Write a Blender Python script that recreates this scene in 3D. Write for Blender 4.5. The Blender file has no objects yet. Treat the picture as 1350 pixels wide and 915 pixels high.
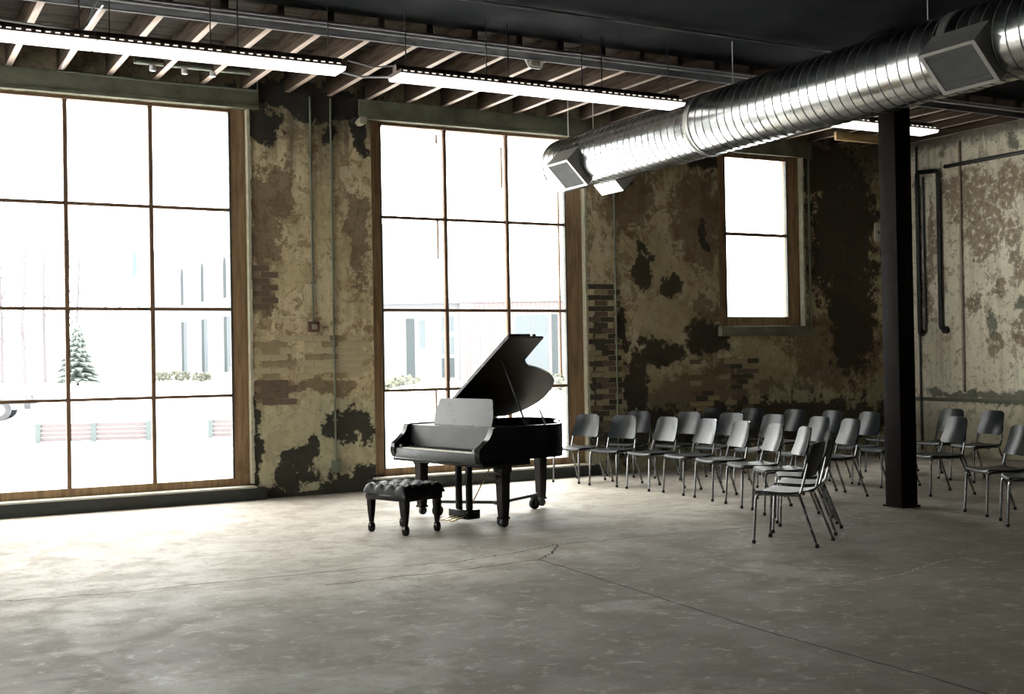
import bpy, bmesh, math, random
from mathutils import Vector, Matrix
from math import sin, cos, pi, radians
random.seed(7)
SC = bpy.context.scene
COL = SC.collection

# ------------------------------------------------------------------ camera
H = 1.630
yaw, pitch, roll = .49984834, -.00983768, -.01712909
F = Vector((sin(yaw)*cos(pitch), cos(yaw)*cos(pitch), -sin(pitch)))
R0 = Vector((cos(yaw), -sin(yaw), 0))
U0 = R0.cross(F)
R = R0*cos(roll) + U0*sin(roll)
U = -R0*sin(roll) + U0*cos(roll)
cam = bpy.data.cameras.new('camera')
cam.sensor_width = 36
cam.lens = 1591.775/1350*36
cam.clip_end = 1000
co = bpy.data.objects.new('camera', cam)
COL.objects.link(co)
m = Matrix((R, U, -F)).transposed().to_4x4()
m.translation = (0, 0, H)
co.matrix_world = m
SC.camera = co

# ------------------------------------------------------------------ overcast sky and exposure
SKY = 7.0
w = bpy.data.worlds.new('overcast_sky')
SC.world = w
w.use_nodes = True
bg = w.node_tree.nodes['Background']
bg.inputs[0].default_value = (1.0, .985, .955, 1)
# standard overcast sky: the zenith three times as bright as the horizon
_n, _l = w.node_tree.nodes, w.node_tree.links
_tc = _n.new('ShaderNodeTexCoord')
_sx = _n.new('ShaderNodeSeparateXYZ')
_l.new(_tc.outputs['Generated'], _sx.inputs[0])
_mx = _n.new('ShaderNodeMath')
_mx.operation = 'MAXIMUM'
_mx.inputs[1].default_value = 0
_l.new(_sx.outputs[2], _mx.inputs[0])
_ma = _n.new('ShaderNodeMath')
_ma.operation = 'MULTIPLY_ADD'
_ma.inputs[1].default_value = 2*SKY
_ma.inputs[2].default_value = SKY
_l.new(_mx.outputs[0], _ma.inputs[0])
_l.new(_ma.outputs[0], bg.inputs[1])
SC.view_settings.view_transform = 'Standard'
SC.view_settings.look = 'None'
SC.view_settings.gamma = 1
SC.view_settings.exposure = .3
SC.view_settings.use_curve_mapping = False
SC.cycles.max_bounces = 10
SC.cycles.diffuse_bounces = 6
SC.cycles.transparent_max_bounces = 16


# ------------------------------------------------------------------ node helpers
class NT:
    def __init__(s, name):
        s.m = bpy.data.materials.new(name)
        s.m.use_nodes = True
        s.t = s.m.node_tree
        s.b = s.t.nodes['Principled BSDF']
        s.out = s.t.nodes['Material Output']

    def n(s, typ, **kw):
        nd = s.t.nodes.new(typ)
        for k, v in kw.items():
            setattr(nd, k, v)
        return nd

    def put(s, inp, v):
        if v is None:
            return
        if isinstance(v, bpy.types.NodeSocket):
            s.t.links.new(v, inp)
        elif isinstance(v, tuple) and len(v) == 3 and inp.type == 'RGBA':
            inp.default_value = (*v, 1)
        else:
            inp.default_value = v

    def math(s, op, a, b=None, c=None, clamp=False):
        nd = s.n('ShaderNodeMath', operation=op, use_clamp=clamp)
        for i, v in enumerate((a, b, c)):
            if v is not None:
                s.put(nd.inputs[i], v)
        return nd.outputs[0]

    def vmath(s, op, a, b=None):
        nd = s.n('ShaderNodeVectorMath', operation=op)
        s.put(nd.inputs[0], a)
        if b is not None:
            s.put(nd.inputs[1], b)
        return nd.outputs['Value'] if op in ('LENGTH', 'DOT_PRODUCT') else nd.outputs[0]

    def pos(s):
        return s.n('ShaderNodeTexCoord').outputs['Object']

    def noise(s, v, scale, detail=5, rough=.55, dist=0, color=False):
        nd = s.n('ShaderNodeTexNoise')
        s.put(nd.inputs['Vector'], v)
        nd.inputs['Scale'].default_value = scale
        nd.inputs['Detail'].default_value = detail
        nd.inputs['Roughness'].default_value = rough
        nd.inputs['Distortion'].default_value = dist
        return nd.outputs[1 if color else 0]

    def ramp(s, v, a, b, lo=0., hi=1., smooth=True):
        nd = s.n('ShaderNodeMapRange')
        nd.interpolation_type = 'SMOOTHSTEP' if smooth else 'LINEAR'
        s.put(nd.inputs[0], v)
        for i, x in zip((1, 2, 3, 4), (a, b, lo, hi)):
            nd.inputs[i].default_value = x
        return nd.outputs[0]

    def mix(s, f, a, b):
        nd = s.n('ShaderNodeMix', data_type='RGBA')
        s.put(nd.inputs[0], f)
        s.put(nd.inputs[6], a)
        s.put(nd.inputs[7], b)
        return nd.outputs[2]

    def bump(s, h, strength=.5, dist=.02):
        nd = s.n('ShaderNodeBump')
        nd.inputs['Strength'].default_value = strength
        nd.inputs['Distance'].default_value = dist
        s.put(nd.inputs['Height'], h)
        s.t.links.new(nd.outputs[0], s.b.inputs['Normal'])

    def fin(s, col=None, rough=None, metal=None, spec=None):
        s.put(s.b.inputs['Base Color'], col)
        s.put(s.b.inputs['Roughness'], rough)
        s.put(s.b.inputs['Metallic'], metal)
        s.put(s.b.inputs['Specular IOR Level'], spec)
        return s.m


def mat(name, col, rough=.5, metal=0., spec=.5, var=.12, scale=8, bump=0.):
    t = NT(name)
    p = t.pos()
    nz = t.noise(p, scale, 4)
    c = t.mix(nz, tuple(x*(1-var) for x in col), tuple(min(1, x*(1+var)) for x in col))
    if bump:
        t.bump(t.noise(p, scale*6, 4), bump, .004)
    return t.fin(c, t.ramp(nz, .3, .7, max(.02, rough*.85), min(1, rough*1.15)), metal, spec)


def lamp_mat(name, col, strength):
    t = NT(name)
    t.fin((.8, .8, .8), .5)
    t.put(t.b.inputs['Emission Color'], col)
    t.b.inputs['Emission Strength'].default_value = strength
    return t.m


def glass_mat():
    t = NT('window_glass')
    tr = t.n('ShaderNodeBsdfTransparent')
    tr.inputs[0].default_value = (.97, .985, .98, 1)
    gl = t.n('ShaderNodeBsdfGlossy')
    gl.inputs['Roughness'].default_value = .02
    ge = t.n('ShaderNodeNewGeometry')
    ca = t.math('ABSOLUTE', t.vmath('DOT_PRODUCT', ge.outputs['Normal'], ge.outputs['Incoming']))
    fr = t.math('MULTIPLY_ADD', t.math('POWER', t.math('SUBTRACT', 1, ca, clamp=True), 5), .9, .035)
    mx = t.n('ShaderNodeMixShader')
    t.t.links.new(fr, mx.inputs[0])
    t.t.links.new(tr.outputs[0], mx.inputs[1])
    t.t.links.new(gl.outputs[0], mx.inputs[2])
    t.t.links.new(mx.outputs[0], t.out.inputs[0])
    return t.m


def patches(t, p, lst, amp=.5, ns=2.6, soft=.10, axes='xz'):
    """stain mask: union of ragged ellipses (c0, z, r0, rz) in wall coordinates"""
    w1 = t.noise(p, ns, 6, .62, 0, True)
    wv = t.vmath('MULTIPLY', t.vmath('SUBTRACT', w1, (.5, .5, .5)), (amp, amp, amp))
    q = t.vmath('ADD', p, wv)
    acc = None
    rag = t.math('MULTIPLY_ADD', t.noise(p, 7.5, 8, .72), 2.6, -1.3)
    for c, z_, r, rz in lst:
        if axes == 'xz':
            ctr, sc = (c, 0, z_), (1/r, 0, 1/rz)
        elif axes == 'yz':
            ctr, sc = (0, c, z_), (0, 1/r, 1/rz)
        else:
            ctr, sc = (c, z_, 0), (1/r, 1/rz, 0)
        ln = t.vmath('LENGTH', t.vmath('MULTIPLY', t.vmath('SUBTRACT', q, ctr), sc))
        v = t.ramp(t.math('ADD', ln, rag), 1+soft, 1-soft)
        acc = v if acc is None else t.math('MAXIMUM', acc, v)
    return acc


def window_wall_mat():
    t = NT('peeling_plaster')
    p = t.pos()
    sep = t.n('ShaderNodeSeparateXYZ')
    t.put(sep.inputs[0], p)
    X, Z = sep.outputs[0], sep.outputs[2]
    big = t.noise(p, .9, 4, .6)
    mid = t.noise(p, 4.6, 9, .68, .5)
    mid2 = t.noise(t.vmath('ADD', p, (7, 3, 11)), 3.4, 9, .7, .6)
    fine = t.noise(p, 26, 6, .7)
    streak = t.noise(t.vmath('MULTIPLY', p, (9, 9, .7)), 1.0, 5, .6)
    c = t.mix(t.ramp(big, .35, .65), (.50, .405, .235), (.66, .555, .35))
    c = t.mix(t.ramp(streak, .4, .75, 0, .5), c, (.20, .155, .085))
    flake = t.ramp(mid, .53, .555)                          # lost top coat shows brown underneath
    c = t.mix(t.math('MULTIPLY', flake, .65), c, (.25, .17, .092))
    pale = t.math('MULTIPLY', t.ramp(mid2, .575, .60), t.math('SUBTRACT', 1, flake))
    c = t.mix(t.math('MULTIPLY', pale, .7), c, (.64, .575, .41))
    # small chips and blisters of the top coat
    chip = t.noise(t.vmath('ADD', p, (2, 5, 1)), 11, 9, .72, .4)
    c = t.mix(t.ramp(chip, .555, .575, 0, .55), c, (.185, .125, .068))
    c = t.mix(t.ramp(chip, .425, .40, 0, .45), c, (.70, .62, .43))
    # soot running down from the ceiling
    c = t.mix(t.ramp(t.math('ADD', Z, t.math('MULTIPLY', streak, 1.6)), 4.7, 5.6, 0, .75), c, (.085, .072, .05))
    # greener lower paint
    c = t.mix(t.ramp(t.math('ADD', Z, t.math('MULTIPLY', big, 1.2)), 1.95, 1.55, 0, .6), c, (.40, .40, .27))
    brown = patches(t, p, [(4.3, 2.5, .2, .3), (4.4, 1.28, .27, .14), (4.62, 3.75, .12, .35), (4.4, 3.4, .25, .6),
                           (5.55, 3.2, .16, .6), (5.1, 1.33, .4, .09), (10.9, 3.6, .45, .7), (12.98, 3.3, .2, .7),
                           (13.6, 1.7, 1.0, .7), (11.6, 1.25, .9, .35), (10.6, 1.0, .9, .35), (11.0, 2.0, .35, .5), (9.7, 3.9, .4, .5)], .35)
    c = t.mix(t.math('MULTIPLY', brown, .75), c, (.14, .09, .053))
    paleP = patches(t, p, [(10.15, 3.0, .22, .42), (10.5, 2.85, .25, .2), (10.3, 2.15, .65, .35), (9.95, 1.35, .3, .28),
                           (12.1, 1.45, .5, .2), (11.9, 1.75, .35, .18), (14.9, 2.6, .16, 1.9), (5.1, 3.5, .18, .3),
                           (4.7, 2.7, .3, .2), (5.35, 2.9, .12, .3)], .45, 3.2)
    c = t.mix(t.math('MULTIPLY', paleP, .62), c, (.50, .42, .235))
    black = patches(t, p, [(5.38, .88, .30, .2), (5.62, .78, .12, .22), (4.78, .42, .24, .19), (4.95, .58, .1, .14), (4.6, .22, .14, .16),
                           (4.22, .95, .07, .32), (4.2, .5, .07, .4), (5.5, .12, .45, .17), (4.9, .02, 1.0, .08),
                           (5.0, 4.85, .95, .22), (4.4, 4.5, .25, .2), (5.65, 4.5, .14, .3), (5.2, 4.45, .1, .15),
                           (10.2, 1.68, .42, .2), (9.75, 1.2, .22, .5), (9.55, 2.05, .1, .3), (9.85, 2.9, .16, .3), (10.45, 2.65, .2, .14),
                           (9.5, .5, .5, .3), (11.0, 1.9, .45, .25), (13.75, 3.5, .75, 1.25), (13.3, 4.5, 1.0, .45), (13.9, 2.2, .5, .9),
                           (12.1, .6, 3.2, .35), (9.15, 1.5, .10, .7), (9.3, 4.3, .5, .35), (11.0, 3.45, .08, .2), (10.7, 4.55, .9, .16)],
                    .55, 2.8)
    c = t.mix(t.math('MULTIPLY', black, .93), c, (.018, .018, .016))
    right = t.ramp(t.math('ADD', X, t.math('MULTIPLY', mid, 2.)), 9.2, 11.4, 0, .33)   # weaker light painted in as a darker tone east of the second window
    c = t.mix(right, c, (.070, .050, .022))
    spots = t.ramp(fine, .60, .68, 0, .5)
    c = t.mix(spots, c, (.07, .055, .035))
    hgt = t.math('ADD', t.math('MULTIPLY', flake, -1), t.math('MULTIPLY', fine, .6))
    hgt = t.math('SUBTRACT', hgt, black)
    t.bump(hgt, .55, .012)
    return t.fin(c, .85, 0, .25)


def side_wall_mat():
    t = NT('stained_plaster')
    p = t.pos()
    sep = t.n('ShaderNodeSeparateXYZ')
    t.put(sep.inputs[0], p)
    Y, Z = sep.outputs[1], sep.outputs[2]
    big = t.noise(p, .8, 4, .6)
    mid = t.noise(p, 4.2, 9, .68, .4)
    fine = t.noise(p, 22, 6, .7)
    streak = t.noise(t.vmath('MULTIPLY', p, (6, 6, .45)), 1.0, 5, .6)
    c = t.mix(t.ramp(big, .35, .65), (.68, .62, .47), (.82, .76, .61))
    c = t.mix(t.ramp(streak, .48, .8, 0, .7), c, (.25, .19, .11))
    fl = t.ramp(mid, .57, .60)
    c = t.mix(t.math('MULTIPLY', fl, .6), c, (.26, .20, .125))
    chip = t.noise(p, 10, 9, .72, .4)
    c = t.mix(t.ramp(chip, .56, .58, 0, .5), c, (.24, .18, .11))
    c = t.mix(t.ramp(streak, .40, .32, 0, .4), c, (.30, .27, .17))
    br = patches(t, p, [(12.95, 4.0, .45, .5), (12.7, 3.5, .35, .5), (13.3, 4.2, .2, .2), (12.2, 4.1, .4, .3), (12.9, 2.35, .16, .16), (12.55, 1.75, .12, .2), (12.0, 1.9, .2, .35), (13.85, 2.5, .1, .5), (12.2, 3.4, .14, .25), (12.5, 2.5, .2, .13), (12.1, 2.9, .15, .3),
                        (13.75, 3.4, .1, .7)], .6, 3, .2, 'yz')
    c = t.mix(t.math('MULTIPLY', t.math('MULTIPLY', br, t.ramp(chip, .40, .47)), .8), c, (.20, .145, .09))
    bl = patches(t, p, [(13.0, .95, .8, .07), (12.3, .9, .7, .10), (12.6, 2.05, .08, .22), (12.15, 4.75, .12, .09), (12.0, 2.3, .2, .12), (13.7, .98, .2, .06)],
                 .35, 4, .3, 'yz')
    c = t.mix(t.math('MULTIPLY', bl, .8), c, (.06, .075, .05))
    c = t.mix(t.ramp(t.math('ADD', Z, t.math('MULTIPLY', big, .4)), 1.25, .7, 0, .55), c, (.20, .185, .11))
    top = t.ramp(t.math('ADD', Z, t.math('MULTIPLY', mid, .5)), 5.0, 5.2, 0, .8)
    c = t.mix(top, c, (.06, .05, .035))
    c = t.mix(t.ramp(fine, .6, .7, 0, .4), c, (.13, .10, .06))
    t.bump(t.math('ADD', t.math('MULTIPLY', fl, -1), t.math('MULTIPLY', fine, .6)), .5, .012)
    return t.fin(c, .85, 0, .25)


def floor_mat():
    t = NT('worn_concrete')
    p = t.pos()
    big = t.noise(p, .55, 6, .6)
    mid = t.noise(t.vmath('MULTIPLY', p, (1, 1.0, 1)), 2.3, 9, .66, .4)
    fine = t.noise(p, 34, 7, .7)
    c = t.mix(t.ramp(big, .3, .7), (.33, .295, .250), (.45, .412, .360))
    c = t.mix(t.ramp(mid, .46, .60, 0, .6), c, (.27, .238, .19))
    tro = t.noise(t.vmath('MULTIPLY', p, (1.3, 4.5, 1)), 1.6, 8, .7, .5)      # trowel marks
    c = t.mix(t.ramp(tro, .5, .72, 0, .35), c, (.50, .47, .43))
    # light falloff painted in: floor darker toward camera and right, ragged outline
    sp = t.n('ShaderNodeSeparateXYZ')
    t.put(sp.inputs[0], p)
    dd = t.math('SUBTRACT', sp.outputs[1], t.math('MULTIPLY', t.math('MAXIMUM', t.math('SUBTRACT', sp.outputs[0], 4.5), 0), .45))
    light_falloff = t.math('MULTIPLY', t.ramp(t.math('ADD', dd, t.math('MULTIPLY', t.noise(p, .9, 7, .65), 2.4)), 10.2, 8.6), .68)
    c = t.mix(light_falloff, c, (.105, .094, .070))
    wear = patches(t, p, [(2.75, 4.75, .10, .06), (3.2, 4.65, .5, .1), (6.2, 6.9, .22, .45), (1.6, 6.0, .7, .5), (4.4, 6.6, .35, .15), (2.3, 5.8, .5, .25)], .8, 2.2, .5, 'xy')
    c = t.mix(t.math('MULTIPLY', wear, .28), c, (.50, .48, .44))
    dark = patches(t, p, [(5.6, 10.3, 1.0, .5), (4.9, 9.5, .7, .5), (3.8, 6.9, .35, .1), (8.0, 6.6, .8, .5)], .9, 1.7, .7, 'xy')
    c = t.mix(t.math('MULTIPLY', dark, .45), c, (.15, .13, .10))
    bl = t.noise(p, 7.5, 9, .74, .3)
    c = t.mix(t.ramp(bl, .52, .66, 0, .5), c, (.15, .132, .105))
    c = t.mix(t.ramp(bl, .46, .36, 0, .35), c, (.52, .49, .44))
    c = t.mix(t.ramp(fine, .52, .72, 0, .6), c, (.13, .115, .09))
    t.bump(t.math('ADD', t.math('MULTIPLY', fine, .5), mid), .25, .006)
    return t.fin(c, t.ramp(mid, .35, .65, .55, .70), 0, .09)


def wood_mat(name, a, b, rough=.7, ax=(1.2, 18, 18), spec=.3):
    t = NT(name)
    p = t.pos()
    g = t.noise(t.vmath('MULTIPLY', p, ax), 1.4, 6, .6, .5)
    s = t.noise(p, 3.0, 5)
    c = t.mix(t.ramp(g, .3, .7), a, b)
    c = t.mix(t.ramp(s, .55, .75, 0, .5), c, tuple(x*.45 for x in a))
    t.bump(g, .25, .004)
    return t.fin(c, rough, 0, spec)


MT = dict(
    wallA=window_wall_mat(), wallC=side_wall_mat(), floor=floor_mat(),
    darkwall=mat('dark_plaster', (.10, .088, .065), .9, bump=.3),
    ceil=mat('black_painted_ceiling', (.0028, .0031, .0035), .9, 0, .04, scale=1.2, var=.6, bump=.3),
    plank=wood_mat('deck_plank_wood', (.014, .011, .008), (.036, .027, .020), .9, spec=.03),
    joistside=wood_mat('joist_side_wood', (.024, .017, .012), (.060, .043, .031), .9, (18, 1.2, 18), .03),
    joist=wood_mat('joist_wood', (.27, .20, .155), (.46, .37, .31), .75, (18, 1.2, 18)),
    header=wood_mat('header_wood', (.45, .30, .14), (.62, .44, .22)),
    casing=wood_mat('casing_wood', (.17, .105, .055), (.30, .195, .105), .6, (18, 18, 1.2)),
    muntin=mat('rusty_muntin', (.15, .090, .055), .7, 0, .2, bump=.3),
    lintel=mat('green_painted_lintel', (.120, .122, .085), .8, 0, .2, scale=4.5, var=.75, bump=.5),
    sillside=mat('dark_sill', (.028, .032, .026), .6, bump=.4),
    silltop=mat('pale_sill_top', (.50, .47, .40), .6),
    edge=mat('plaster_edge', (.40, .38, .28), .8, scale=14, var=.5, bump=.4),
    glass=glass_mat(),
    steel=mat('black_column_paint', (.0055, .0035, .003), .65, .0, .06, bump=.2),
    beam=mat('beam_paint', (.008, .007, .007), .9, 0, .03),
    flange=mat('flange_paint', (.20, .185, .18), .8, 0, .1),
    pipe=mat('dark_pipe_paint', (.018, .019, .018), .45),
    conduit=mat('conduit_paint', (.16, .175, .13), .5, .3),
    cable=mat('pale_cable', (.45, .45, .44), .5),
    box=mat('red_box_paint', (.085, .032, .024), .55),
    plate=mat('pale_plate', (.30, .28, .2), .5),
    black=mat('piano_black', (.0045, .0045, .005), .16, 0, .22, scale=2),
    blacksat=mat('satin_black', (.008, .008, .009), .4, 0, .25),
    gloss=mat('desk_black', (.012, .012, .014), .25, 0, .34, scale=5),
    felt=mat('lid_inside_black', (.008, .008, .008), .35, 0, .3),
    ivory=mat('ivory_key', (.62, .58, .48), .35),
    gold=mat('bronze_plate', (.30, .20, .07), .4, .8),
    wood=wood_mat('soundboard_wood', (.30, .17, .07), (.42, .26, .12)),
    brass=mat('brass', (.45, .32, .12), .3, 1),
    leather=mat('black_leather', (.0045, .0045, .005), .36, 0, .13, scale=20, bump=.25),
    rubber=mat('black_rubber', (.008, .008, .008), .7, 0, .2),
    iron=mat('dark_iron', (.03, .03, .03), .45, .5),
    shell=mat('chair_plastic', (.010, .0125, .013), .20, 0, .22, scale=5, var=.05),
    seatmat=mat('seat_plastic', (.014, .016, .016), .42, 0, .16, scale=5, var=.05),
    tube=mat('chair_tube', (.20, .20, .20), .25, .9),
    housing=mat('lamp_housing', (.10, .065, .05), .55),
    diffuser=lamp_mat('lamp_diffuser', (1, .965, .90), 1.25),
    slot=lamp_mat('lamp_slot', (1, .93, .82), .9),
    grille=mat('grille_metal', (.045, .045, .042), .6, .1, .2),
    regbox=mat('register_metal', (.24, .23, .21), .45, .7),
    seam=mat('duct_seam', (.09, .09, .085), .55, .5),
    void=mat('duct_inside', (.03, .03, .03), .8),
    crack=mat('crack_dirt', (.060, .050, .040), .9),
    crackpale=mat('crack_pale', (.42, .39, .33), .9),
    snow=mat('snow', (.86, .87, .89), .7, scale=.3, var=.03),
    bldg=mat('pale_render', (.105, .105, .110), .8, 0, .1, scale=.4, var=.04),
    bldgbrick=mat('pale_pink_brick', (.100, .086, .086), .8, 0, .1, scale=6, var=.08),
    brickline=mat('brick_pier', (0.100, 0.068, 0.068), .8),
    bwin=mat('far_window', (.034, .039, .041), .5, 0, 0),
    bwin2=mat('far_window_pale', (.064, .072, .077), .5, 0, 0),
    needles=mat('spruce_needles', (0.035, 0.050, 0.040), .8, var=.5, scale=3),
    snowy=mat('snowy_needles', (0.110, 0.125, 0.120), .8),
    trunk=mat('bare_trunk', (.080, .074, .076), .9, 0, .1),
    shrub=mat('shrub_leaves', (0.060, 0.062, 0.043), .8, var=.6, scale=3),
    bench=mat('bench_slat', (.070, .060, .061), .7, 0, .1),
    benchpost=mat('bench_post', (.050, .059, .059), .6, 0, .1),
    carw=mat('car_white', (.075, .075, .081), .4, 0, .2),
    tyre=mat('tyre', (0.015, 0.015, 0.018), .7),
    carglass=mat('car_glass', (0.070, 0.075, 0.085), .2),
    pole=mat('white_pole', (0.200, 0.205, 0.215), .4),
    flag=mat('blue_flag', (0.050, 0.085, 0.125), .7),
    brickA=mat('painted_brick', (.44, .375, .235), .85, scale=9, var=.3, bump=.5),
    brickB=mat('brown_brick', (.135, .095, .062), .85, scale=9, var=.4, bump=.5),
    brickC=mat('sooty_brick', (.055, .045, .028), .85, scale=9, var=.5, bump=.5),
    brickD=mat('tan_brick', (.27, .22, .125), .85, scale=9, var=.4, bump=.5),
)


def galv():
    t = NT('galvanized_steel')
    p = t.pos()
    sp = t.n('ShaderNodeTexVoronoi')
    t.put(sp.inputs['Vector'], p)
    sp.inputs['Scale'].default_value = 28
    nz = t.noise(p, 3, 5)
    c = t.mix(t.ramp(sp.outputs['Distance'], 0, .8), (.40, .41, .41), (.52, .53, .52))
    c = t.mix(t.ramp(nz, .5, .75, 0, .35), c, (.30, .295, .27))
    t.bump(nz, .06, .02)
    return t.fin(c, t.ramp(nz, .3, .7, .19, .27), 1.0)


MT['galv'] = galv()


# ------------------------------------------------------------------ mesh helpers
class B:
    """collects shapes in one bmesh"""
    def __init__(s):
        s.bm = bmesh.new()

    def box(s, a, b, bev=0., rot=None, at=None):
        r = bmesh.ops.create_cube(s.bm, size=1)
        vs = r['verts']
        sc = [b[i]-a[i] for i in range(3)]
        ce = [(a[i]+b[i])/2 for i in range(3)]
        for v in vs:
            v.co = Vector((v.co.x*sc[0]+ce[0], v.co.y*sc[1]+ce[1], v.co.z*sc[2]+ce[2]))
        if bev:
            es = list({e for v in vs for e in v.link_edges})
            r2 = bmesh.ops.bevel(s.bm, geom=es, offset=bev, segments=2, affect='EDGES', profile=.6)
            vs = list({v for f in r2['faces'] for v in f.verts} | {v for v in vs if v.is_valid})
        if rot is not None:
            for v in vs:
                v.co = rot @ v.co
        if at is not None:
            for v in vs:
                v.co += Vector(at)
        return s

    def loft(s, rings, cap=True, closed=True):
        R_ = [[s.bm.verts.new(p) for p in ring] for ring in rings]
        n = len(R_[0])
        for a, b in zip(R_, R_[1:]):
            for i in range(n if closed else n-1):
                j = (i+1) % n
                try:
                    s.bm.faces.new((a[i], a[j], b[j], b[i]))
                except ValueError:
                    pass
        if cap and closed:
            s.bm.faces.new(list(reversed(R_[0])))
            s.bm.faces.new(R_[-1])
        return s

    def tube(s, pts, r, n=8, r1=None, fillet=0., cap=True):
        pts = [Vector(p) for p in pts]
        if fillet:
            q = [pts[0]]
            for i in range(1, len(pts)-1):
                a, b, c = pts[i-1], pts[i], pts[i+1]
                d1, d2 = (a-b), (c-b)
                f = min(fillet, d1.length*.45, d2.length*.45)
                p1, p2 = b+d1.normalized()*f, b+d2.normalized()*f
                for k in range(5):
                    u = k/4
                    q.append(p1*(1-u)**2+b*2*u*(1-u)+p2*u*u)
            q.append(pts[-1])
            pts = q
        rings = []
        tp = None
        nv = None
        L = len(pts)
        for i, p in enumerate(pts):
            t = (pts[min(i+1, L-1)]-pts[max(i-1, 0)]).normalized()
            if nv is None:
                ref = Vector((0, 0, 1)) if abs(t.z) < .9 else Vector((1, 0, 0))
                nv = t.cross(ref).normalized()
            else:
                nv = (nv-t*nv.dot(t)).normalized()
            bv = t.cross(nv)
            rr = r if r1 is None else r+(r1-r)*i/(L-1)
            rings.append([p+(nv*cos(2*pi*k/n)+bv*sin(2*pi*k/n))*rr for k in range(n)])
        return s.loft(rings, cap)

    def lathe(s, prof, n=16, at=(0, 0, 0), axis='z'):
        rings = []
        for r, h in prof:
            ring = []
            for k in range(n):
                c, d = cos(2*pi*k/n)*r, sin(2*pi*k/n)*r
                ring.append({'z': (c, d, h), 'y': (d, h, c), 'x': (h, c, d)}[axis])
            rings.append([Vector(q)+Vector(at) for q in ring])
        return s.loft(rings)

    def prism(s, outline, z0, z1, T=None):
        """outline [(x, y)] extruded along z; T maps each point"""
        T = T or (lambda v: v)
        return s.loft([[T(Vector((x, y, z0))) for x, y in outline], [T(Vector((x, y, z1))) for x, y in outline]])

    def bevel(s, off, seg=2, ang=30):
        es = [e for e in s.bm.edges if len(e.link_faces) == 2 and e.calc_face_angle(0) > radians(ang)]
        bmesh.ops.bevel(s.bm, geom=es, offset=off, segments=seg, affect='EDGES', profile=.6)
        return s

    def mesh(s, name):
        bmesh.ops.recalc_face_normals(s.bm, faces=s.bm.faces)
        for f in s.bm.faces:
            f.smooth = True
        for e in s.bm.edges:
            if len(e.link_faces) == 2 and e.calc_face_angle(0) > radians(32):
                e.smooth = False
        me = bpy.data.meshes.new(name)
        s.bm.to_mesh(me)
        s.bm.free()
        return me

    def obj(s, name, m, parent=None, kind=None):
        return link(name, s.mesh(name), m, parent, kind)


def link(name, me, m, parent=None, kind=None):
    o = bpy.data.objects.new(name, me)
    COL.objects.link(o)
    if m is not None and not me.materials:
        me.materials.append(MT[m])
    if parent is not None:
        o.parent = parent
    if kind:
        o['kind'] = kind
    return o


def thing(name, label, cat, loc=(0, 0, 0), rz=0., group=None, kind=None):
    o = bpy.data.objects.new(name, None)
    COL.objects.link(o)
    o.empty_display_size = .1
    o.location = loc
    o.rotation_euler = (0, 0, rz)
    if label:
        o['label'] = label
    if cat:
        o['category'] = cat
    if group:
        o['group'] = group
    if kind:
        o['kind'] = kind
    return o


def tag(o, label, cat, group=None):
    o['label'] = label
    o['category'] = cat
    if group:
        o['group'] = group
    return o


def dup(root, loc, rz, label):
    r = root.copy()
    COL.objects.link(r)
    r.location = loc
    r.rotation_euler = (0, 0, rz)
    r['label'] = label
    for ch in root.children:
        c = ch.copy()
        COL.objects.link(c)
        c.parent = r
        for g in ch.children:
            d = g.copy()
            COL.objects.link(d)
            d.parent = c
    return r


# ------------------------------------------------------------------ room shell
WY, WT = 14.20, .38            # inner face and thickness of the window wall
CX = 15.2                      # inner face of the east wall
BX, BY = -6.0, -8.0            # walls behind and left of the camera
CZ = 5.18                      # deck over the joists
OPEN = [(-3.81, -.61, .17, 4.68), (.98, 4.18, .17, 4.68), (5.77, 8.93, .17, 4.68), (11.27, 12.90, 2.04, 4.66)]

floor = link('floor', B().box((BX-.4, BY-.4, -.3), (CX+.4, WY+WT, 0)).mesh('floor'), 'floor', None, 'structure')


def wall_with_holes(name, m, x0, x1, z0, z1, holes):
    xs = sorted({x0, x1} | {v for h in holes for v in h[:2]})
    zs = sorted({z0, z1} | {v for h in holes for v in h[2:]})
    b = B()
    for xa, xb in zip(xs, xs[1:]):
        col = []
        for za, zb in zip(zs, zs[1:]):
            xm, zm = (xa+xb)/2, (za+zb)/2
            if any(h[0] < xm < h[1] and h[2] < zm < h[3] for h in holes):
                continue
            if col and abs(col[-1][1]-za) < 1e-6:
                col[-1][1] = zb
            else:
                col.append([za, zb])
        for za, zb in col:
            b.box((xa, WY, za), (xb, WY+WT, zb))
    return b.obj(name, m, None, 'structure')


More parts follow.
